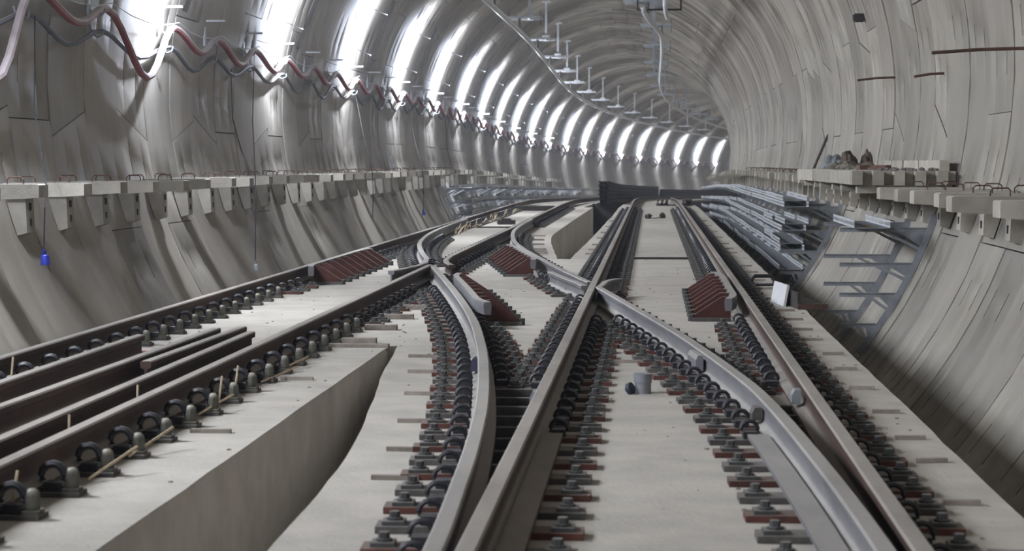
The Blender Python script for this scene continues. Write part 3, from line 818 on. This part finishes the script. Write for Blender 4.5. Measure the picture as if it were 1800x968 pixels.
for i in range(150):
    s = r2.uniform(24.8, 33); d = r2.uniform(4.5, 5.15); r = r2.uniform(.012, .045)
    rock(mb, P(s, d, 1.35 + r * .2), r, i, (1, 1, .6), 5, 3)
tag(put('rubble_crumbs', mb.mesh('rubble_crumbs', M['rubble'])), 'scattered mortar crumbs on the stacked beams', 'rubble', kind='stuff')

# ------------------------------------------------------------------ galvanised cable brackets and trays
ARMS = (.63, .19, -.19, -.575)
def rack(side, s, label, group, m='galv_dark', tip=4.0, full=True):
    root = bpy.data.objects.new('cable_bracket', None); COL.objects.link(root); root.matrix_basis = FR(s)
    tag(root, label, 'cable bracket', group)
    mm = M[m]
    mb = MB(); vs = []
    zs = [-.98 + (.78 + .98) * i / 10 for i in range(11)]
    for w0, w1 in ((-.035, -.02), (-.02, .035)):
        pass
    for z in zs:
        d1 = wall_d(z, RT - .012); nx, nz = -(d1) / RT, -(z - ZC) / RT
        for t in (0.0, .085):
            for y in (-.025, .025):
                vs.append((side * (d1 + nx * t), y, z + nz * t))
    fs = []
    for i in range(10):
        a = i * 4; b = a + 4
        fs += [(a, a + 1, b + 1, b), (a + 1, a + 3, b + 3, b + 1), (a + 3, a + 2, b + 2, b + 3), (a + 2, a, b, b + 2)]
    fs += [(0, 2, 3, 1), (40, 41, 43, 42)]
    mb.add(vs, fs)
    put('post', mb.mesh('post', mm), root)
    for i, z in enumerate(ARMS):
        dw = wall_d(z, RT - .05)
        mb = MB(); mb.box(*sorted((side * tip, side * dw)), -.006, .006, z - .055, z); mb.box(*sorted((side * tip, side * dw)), -.03, .03, z - .008, z)
        a = put('arm', mb.mesh('arm', mm), root)
        L_ = (dw - tip)
        zz = z - .30 if i == 0 else z - .24
        mb = MB(); p0 = (side * (tip + L_ * .42), z - .03); p1 = (side * wall_d(zz, RT - .06), zz)
        mb.prism([p0, (p0[0] + side * .06, p0[1]), (p1[0], p1[1] + .05), p1], -.02, .02)
        put('brace', mb.mesh('brace', mm), a)
        mb = MB(); mb.prism([(side * (tip + L_ * .62), z - .03), (side * wall_d(z - .03, RT - .05), z - .03), (side * wall_d(zz + .05, RT - .06), zz + .05)], -.004, .004)
        put('gusset', mb.mesh('gusset', mm), a)
    return root
rack(1, 25.4, 'bare galvanised bracket with four arms on the right wall, nearest', 'brackets on the right wall')
rack(1, 27.7, 'bare galvanised bracket with four arms, second on the right wall', 'brackets on the right wall')
proto = {}
def copy_tree(o, parent=None):
    c_ = o.copy(); COL.objects.link(c_)
    if parent is not None: c_.parent = parent
    for ch in list(o.children): copy_tree(ch, c_)
    return c_
def racks(side, s0, s1, step, nm, n0, m='galv_dark'):
    first = None; n = n0; s = s0
    while s < s1:
        lab = 'galvanised bracket carrying cable trays on the %s wall, %s from the camera' % (nm, nth(n)); grp = 'brackets on the %s wall' % nm
        if first is None: first = rack(side, s, lab, grp, m)
        else:
            q = copy_tree(first); q.matrix_basis = FR(s); q['label'] = lab
        s += step; n += 1
racks(1, 37.4, 100, 2.6, 'right', 3)
racks(-1, 63.5, 130, 2.6, 'left', 1, 'galv')
def tray_mesh(ln, w, m, h=.10):
    base = MB(); base.box(-w / 2, w / 2, 0, ln, 0, .006)
    fl = []
    for sx in (-w / 2, w / 2):
        mb = MB(); cells = max(4, int(ln / .11)); zz = [0, h * .3, h * .7, h]
        for k in range(cells):
            y0, y1 = ln * k / cells, ln * (k + 1) / cells
            ym0, ym1 = y0 + (y1 - y0) * .25, y1 - (y1 - y0) * .25
            for (a, b, z0, z1) in ((y0, y1, 0, zz[1]), (y0, y1, zz[2], h), (y0, ym0, zz[1], zz[2]), (ym1, y1, zz[1], zz[2])):
                if k % 3 == 2 and z0 > 0 and False: continue
                mb.add([(sx, a, z0), (sx, b, z0), (sx, b, z1), (sx, a, z1)], [(0, 1, 2, 3)])
        mb.box(sx - .012 if sx > 0 else sx, sx if sx > 0 else sx + .012, 0, ln, h - .004, h)
        fl.append(mb.mesh('side_flange', M['galv']))
    return base.mesh('cable_tray', m), fl
T3, T3F = tray_mesh(3.0, .44, M['tray'])
T6, T6F = tray_mesh(6.0, .44, M['tray'])
def tray(s, side, tier, long_, label, group, dz=0, dd=0):
    me, fl = (T6, T6F) if long_ else (T3, T3F)
    o = put('cable_tray', me, None, FR(s, side * (4.26 + dd), ARMS[tier] + .003 + dz, random.uniform(-.006, .006)))
    tag(o, label, 'cable tray', group)
    for f_ in fl: put('side_flange', f_, o)
    return o
TIER = ('top', 'second', 'third', 'lowest')
for side, nm, s0, s1 in ((1, 'right', 36.6, 100), (-1, 'left', 63.0, 132)):
    for t in range(4):
        s = s0 + (.4 * t if side > 0 else -.1 * t); n = 0
        while s < s1:
            n += 1; lg = s > 60
            tray(s, side, t, lg, 'slotted steel cable tray on the %s tier, %s wall, %s from the camera' % (TIER[t], nm, nth(n)), 'cable trays on the %s wall' % nm, dd=random.uniform(-.02, .02))
            if (side > 0 and t < 3 and n in (1, 2)):
                tray(s + .5, side, t, lg, 'spare cable tray laid on the %s tier, right wall, above tray %s' % (TIER[t], nth(n)), 'spare cable trays on the right wall', .105, random.uniform(-.04, .08))
            s += 6.02 if lg else 3.02
o = tray(25.0, 1, 0, False, 'short cable tray with yellow mark on the two bare brackets', None, .0, .1)
o.pop('group', None)
put('yellow_tape', MB().box(-.05, .06, .5, .62, .006, .009).mesh('yellow_tape', M['yellow']), o)
# cable duct lying in the right gutter
mb = MB(); mb.tube([P(s, 3.72, -.62) for s in (27, 33, 40, 55, 70, 90)], .07, 8)
tag(put('gutter_pipe', mb.mesh('gutter_pipe', M['black'], True)), 'dark pipe along the right gutter under the trays', 'pipe')

# ------------------------------------------------------------------ luminaires on the left wall
def luminaire(s, n):
    root = bpy.data.objects.new('wall_luminaire', None); COL.objects.link(root)
    z = 4.55; dw = -wall_d(z, RT - .02)
    root.matrix_basis = FR(s, 0, 0)
    tag(root, 'slim louvred lamp on the left wall, %s in view from the camera' % nth(n) if n > 0 else 'slim louvred lamp on the left wall, %s one behind the first in view' % nth(-n), 'lamp', 'lamps along the left wall')
    an = math.atan2(z - ZC, dw) 
    # fixture frame: local x = away from the wall, local y = along the tunnel
    nrm = Vector((-math.cos(an), 0, -math.sin(an)))
    base = Matrix.Translation((dw, 0, z)) @ Matrix.Rotation(math.atan2(-nrm.z, nrm.x), 4, 'Y')
    X0 = .46
    h = put('housing', MB().box(X0, X0 + .035, -.025, .025, -.86, .86).mesh('housing', M['housing']), root, base)
    for q in (-.5, .5): put('arm', MB().box(0, X0, -.006, .008, q - .008, q + .008).mesh('arm', M['housing']), root, base)
    mb = MB()
    for y in (-.0255,): mb.box(X0 - .01, X0 + .062, y - .0015, y + .0015, -.86, .86)
    put('side_shield', mb.mesh('side_shield', M['housing']), h)
    for nm, x, rot, pw in (('wall_light', X0 - .005, math.radians(90), P_WALL), ('tunnel_light', X0 + .040, math.radians(-90), P_ROOM)):
        la = bpy.data.lights.new(nm, 'AREA'); la.shape = 'RECTANGLE'; la.size = 1.66; la.size_y = .042; la.energy = pw; la.color = LAMP_COL if nm == 'tunnel_light' else (.74, .82, 1.0)
        o = bpy.data.objects.new(nm, la); COL.objects.link(o); o.parent = root
        o.matrix_basis = base @ Matrix.Translation((x, 0, 0)) @ Matrix.Rotation(rot - (.3 if nm == 'tunnel_light' else 0) * 0, 4, 'Y')
    la = bpy.data.lights.new('end_light', 'AREA'); la.shape = 'RECTANGLE'; la.size = .06; la.size_y = .10; la.energy = P_DOWN; la.color = (.74, .82, 1.0)
    o = bpy.data.objects.new('end_light', la); COL.objects.link(o); o.parent = root
    o.matrix_basis = base @ Matrix.Translation((X0 + .02, 0, -.87))
    put('lens', MB().box(X0 + .035, X0 + .037, -.022, .022, -.84, .84).mesh('lens', M['lens']), h)
for i, s in enumerate(LAMP_S): luminaire(s, i - 6 if i > 6 else i - 7)

# ------------------------------------------------------------------ hose and cables draped on hooks on the left wall
HOOKS = [22.2 - 3.1 * 5 + 3.1 * i for i in range(5)] + [22.2, 25.2, 28.8] + [31.7 + 3.0 * i for i in range(57)]
def sag(s0, s1, z, d, deep, n, out=.0):
    return [P(s0 + (s1 - s0) * k / n, d + out * math.sin(math.pi * k / n), z - deep * (.5 - .5 * math.cos(2 * math.pi * k / n))) for k in range(n)]
pts = []; pts2 = []
for i in range(len(HOOKS) - 1):
    a, b = HOOKS[i], HOOKS[i + 1]
    far = a > 60
    deep = .80 if i == 6 else 1.1 if i == 4 else random.uniform(.25, .33) * (1.0 if not far else 1.25)
    pts += sag(a, b, 3.40, -5.30, deep, 12 if a < 60 else 8, .05)
    pts2 += sag(a, b, 3.12, -5.36, random.uniform(.22, .32), 8 if a < 60 else 5)
tag(put('hose', MB().tube(pts, .05, 8).mesh('hose', M['hose'], True)), 'red hose with dusty, light-painted white top draped in loops along the left wall', 'hose')
cb = tag(put('cable_bundle', MB().tube(pts2, .032, 6).mesh('cable_bundle', M['cable'], True)), 'dark grey cable bundle sagging below the red hose', 'cable')
hk = MB(); hk.prism([(-.035, 0), (.0, 0), (.0, .42), (-.035, .42)], -.03, .03)
bk_post = MB().box(-.03, .0, -.035, .035, 0, .40).mesh('bracket_leg', M['galv'])
bk_arm = MB().box(-.03, .32, -.03, .03, .375, .405).mesh('bracket_arm', M['galv'])
hook_m = MB().tube([(0, 0, .08), (.05, 0, .02), (.12, 0, .0), (.18, 0, .03), (.20, 0, .09)], .013, 5).mesh('hook', M['galv_dark'], True)
hook_m2 = MB().tube([(0, 0, -.16), (.03, 0, -.28), (.10, 0, -.32), (.17, 0, -.28), (.18, 0, -.22)], .012, 5).mesh('hook', M['galv_dark'], True)
for i, s in enumerate(HOOKS):
    if s > 120 or s < 14: continue
    root = bpy.data.objects.new('hose_bracket', None); COL.objects.link(root)
    root.matrix_basis = FR(s - .45, -wall_d(3.4, RT - .03), 3.28)
    tag(root, 'galvanised angle bracket with hooks holding the red hose, %s from the camera' % nth(i - 2), 'bracket', 'hose brackets on the left wall')
    put('bracket_leg', bk_post, root); put('bracket_arm', bk_arm, root); put('hook', hook_m, root); put('hook', hook_m2, root, Matrix.Translation((0, 0, .05)))
# thin wires
mb = MB(); pw = []
for i in range(5, 16): pw += [P(HOOKS[i] + (HOOKS[i + 1] - HOOKS[i]) * k / 4, -5.22, 3.47 - .12 * (1 - (k / 2 - 1) ** 2)) for k in range(4)]
tag(put('thin_wire', MB().tube(pw, .008, 4).mesh('thin_wire', M['galv'])), 'thin pale wire strung above the red hose', 'wire')
DROP = [([(22.3, -5.32, 3.1), (20.9, -4.9, 2.0), (19.75, -4.43, 1.235), (19.6, -4.40, 1.0), (19.55, -4.40, .58)], 'with a blue plug end, nearest the camera'),
        ([(33.0, -5.36, 3.0), (33.6, -5.47, 2.2), (34.4, -5.40, 1.35)], 'slanting down to the shelf'),
        ([(34.7, -5.32, 3.05), (32.5, -4.9, 2.1), (30.35, -4.43, 1.235), (30.2, -4.40, .9), (30.15, -4.40, -.05)], 'with a grey plug end'),
        ([(46.7, -5.32, 3.05), (45.0, -4.9, 2.1), (43.15, -4.43, 1.235), (43.1, -4.40, .9), (43.0, -4.40, .25)], 'halfway along the left wall'),
        ([(57, -5.32, 3.0), (55, -4.9, 2.0), (52.7, -4.43, 1.235), (52.6, -4.40, .9), (52.6, -4.40, .2)], 'with a blue plug far along the left wall'),
        ([(68, -5.4, 3.0), (69, -5.46, 2.0), (70, -5.38, 1.3)], 'before the far cable trays')]
for i, (q_, t) in enumerate(DROP):
    p_ = [P(*q) for q in q_]
    o = tag(put('drop_cable', MB().tube(p_, .008 + .002 * (i > 1), 5).mesh('drop_cable', M['wire'])), 'thin black cable hanging %s' % t, 'cable', 'drop cables on the left wall')
    if i in (0, 2, 4):
        mb = MB(); e = p_[-1]
        mb.tube([e, e - Vector((0, 0, .05)), e - Vector((-.01, 0, .06)), e - Vector((-.015, 0, .15))], [.025, .028, .04, .048], 10)
        put('plug', mb.mesh('plug', M['blue'] if i != 2 else M['pipe'], True), o)
# leaning steel plate on the left shelf
mb = MB(); mb.box(-.02, .02, -.12, .12, 0, .42)
tag(put('leaning_plate', mb.mesh('leaning_plate', M['galv']), None, FR(52, -5.05, 1.22) @ Matrix.Rotation(-.35, 4, 'Y')), 'pale steel strip leaning on the left wall above the shelf', 'plate')
# dowels and the junction box on the right wall
for i, (s, z, ln) in enumerate(((32.3, 2.80, .60), (27.0, 2.63, .40), (21.0, 2.62, 1.0))):
    d = wall_d(z)
    mb = MB(); mb.tube([P(s, d + .03, z), P(s - .05, d - ln * .5, z - .015), P(s - .1, d - ln, z - .05)], .018, 7)
    tag(put('wall_dowel', mb.mesh('wall_dowel', M['rust'])), 'rusty bar sticking out of the right wall, %s' % ('farthest of three', 'middle one of three', 'nearest and longest of three')[i], 'bar', 'rusty bars in the right wall')
mb = MB(); mb.box(-.16, 0, -.1, .1, -.07, .07); mb.box(-.18, -.16, -.07, .07, -.05, .05)
tag(put('junction_box', mb.mesh('junction_box', M['oldsteel']), None, FR(35.2, wall_d(3.95, RT - .01), 3.95)), 'small dark junction box high on the right wall', 'box')
mb = MB(); mb.tube([P(44, wall_d(1.35) - .25, 1.25), P(44.1, wall_d(2.3) - .02, 2.05)], .03, 6)
tag(put('leaning_bar', mb.mesh('leaning_bar', M['oldsteel'])), 'dark bar leaning on the right wall beyond the tarpaulin', 'bar')

# ------------------------------------------------------------------ rigid overhead conductor bars and their drop supports
def bar(s0, s1, fn, label, z=5.50):
    pts = []; s = s0
    while s <= s1: pts.append((s, fn(s))); s += 1.5
    prof = [(-.06, z + .12), (-.06, z + .14), (.06, z + .14), (.06, z + .12), (.026, z + .10), (.022, z + .035), (.032, z + .015), (.016, z), (-.016, z), (-.032, z + .015), (-.022, z + .035), (-.026, z + .10)]
    return tag(put('conductor_bar', rail_mesh(pts, prof, 'conductor_bar', M['alu'])), label, 'conductor bar')
zigL = lambda s: -2.62 + .08 * math.sin((s - 50) / 50 * math.pi)
def zigR(s): return interp([(40, 1.3), (54, 1.36), (58, 1.5), (66, 1.92), (92, 1.98), (112, 1.95), (140, 2.05), (170, 2.0), (200, 1.8)], s)
BL = bar(34, 200, zigL, 'long bright overhead conductor bar over the left track')
BR = bar(54.5, 200, zigR, 'overhead conductor bar over the right track, kinked at its near end')
BR2 = bar(20, 58.5, lambda s: interp([(20, 2.0), (48, 1.95), (56, 2.0), (60, 2.15)], s), 'near overhead conductor bar ending beside the right track bar')
def support(s, fn, side, label, group, m):
    root = bpy.data.objects.new('overhead_support', None); COL.objects.link(root); root.matrix_basis = FR(s)
    tag(root, label, 'overhead support', group)
    d = fn(s); dp = d + side * .28; zt = ZC + math.sqrt(RT ** 2 - dp ** 2) - .01; za = 6.05
    mm = M[m]
    put('top_plate', MB().box(dp - .17, dp + .17, -.15, .15, zt - .06, zt + .02).mesh('top_plate', mm), root)
    put('drop_post', MB().box(dp - .04, dp + .04, -.04, .04, za, zt - .05).mesh('drop_post', mm), root)
    put('clamp', MB().box(dp - .14, dp + .14, -.1, .1, za - .06, za + .14).mesh('clamp', mm), root)
    lo, hi = sorted((d - side * .35, dp + side * .42))
    for y in (-.75, .05):
        put('cross_arm', MB().box(lo, hi, y - .03, y + .03, za - .05, za + .02).mesh('cross_arm', mm), root)
    put('tie_bar', MB().box(dp - .03, dp + .03, -.75, .05, za - .05, za).mesh('tie_bar', mm), root)
    mb = MB()
    for k in range(5): mb.cyl((d, -.75, 5.68 + k * .065), .05, .03, 8); 
    mb.cyl((d, -.75, 5.62), .025, .40, 6)
    put('insulator', mb.mesh('insulator', M['insul']), root)
    mb = MB()
    for q in (lo + .03, hi - .03): mb.box(q - .008, q + .008, -.758, -.742, za - .28, za + .18)
    put('hanger_rod', mb.mesh('hanger_rod', M['oldsteel']), root)
n = 0
for s in [45 + 9.5 * i for i in range(15)]:
    n += 1
    support(s, zigL, 1, 'galvanised drop support of the left conductor bar, %s from the camera' % nth(n), 'supports of the left conductor bar', 'galv')
n = 0
for s in [58 + 9.5 * i for i in range(13)]:
    n += 1
    support(s, zigR, -1, 'grey drop support of the right conductor bar, %s from the camera' % nth(n), 'supports of the right conductor bar', 'galv_dark')
# cage frame where the two right hand bars overlap
root = bpy.data.objects.new('overhead_cage', None); COL.objects.link(root); root.matrix_basis = FR(56)
tag(root, 'dark rectangular hanger frame where the right conductor bars overlap', 'overhead frame')
for nm, bx in (('frame_bottom', (1.2, 2.45, -.03, .03, 5.66, 5.71)), ('frame_top', (1.2, 2.45, -.03, .03, 6.02, 6.08)), ('frame_post', (1.2, 1.25, -.03, .03, 5.66, 7.6)), ('frame_post', (2.4, 2.45, -.03, .03, 5.66, 7.35)), ('mid_plate', (1.72, 2.02, -.02, .02, 5.71, 6.6))):
    put(nm, MB().box(*bx).mesh(nm, M['oldsteel' if nm != 'mid_plate' else 'galv_dark']), root)
for d in (1.44, 2.0):
    mb = MB()
    for k in range(4): mb.cyl((d, -.05, 5.60 + k * .07), .05, .03, 8)
    put('insulator', mb.mesh('insulator', M['insul']), root)
# brushwood-like tie wires lying along the far left rail
mb = MB(); r3 = random.Random(9)
for i in range(46):
    s = r3.uniform(39, 57); d = -2.33 + r3.uniform(0, .16)
    mb.tube([P(s, d, .03), P(s + r3.uniform(.1, .7), d + r3.uniform(-.03, .12), .05 + r3.uniform(0, .16))], .008, 3)
tag(put('tie_wires', mb.mesh('tie_wires', M['wood'])), 'loose pale tie wires along the far left rail', 'wire', kind='stuff')
# crumbs of mortar on the slabs
mb = MB(); r4 = random.Random(21)
for i in range(420):
    s = r4.uniform(6.5, 34); d = r4.choice((r4.uniform(1.3, 2.2), r4.uniform(2.75, 3.1), r4.uniform(-.6, .4), r4.uniform(-2.3, -1.3)))
    if s < 15.6 and -.45 < d < interp(CH1R, s) + .05: continue
    r = r4.uniform(.003, .011)
    rock(mb, P(s, d, r * .3), r, i, (1.4, 1.4, .6), 5, 3)
tag(put('mortar_crumbs', mb.mesh('mortar_crumbs', M['ridge'])), 'scattered mortar crumbs on the track slabs', 'rubble', kind='stuff')
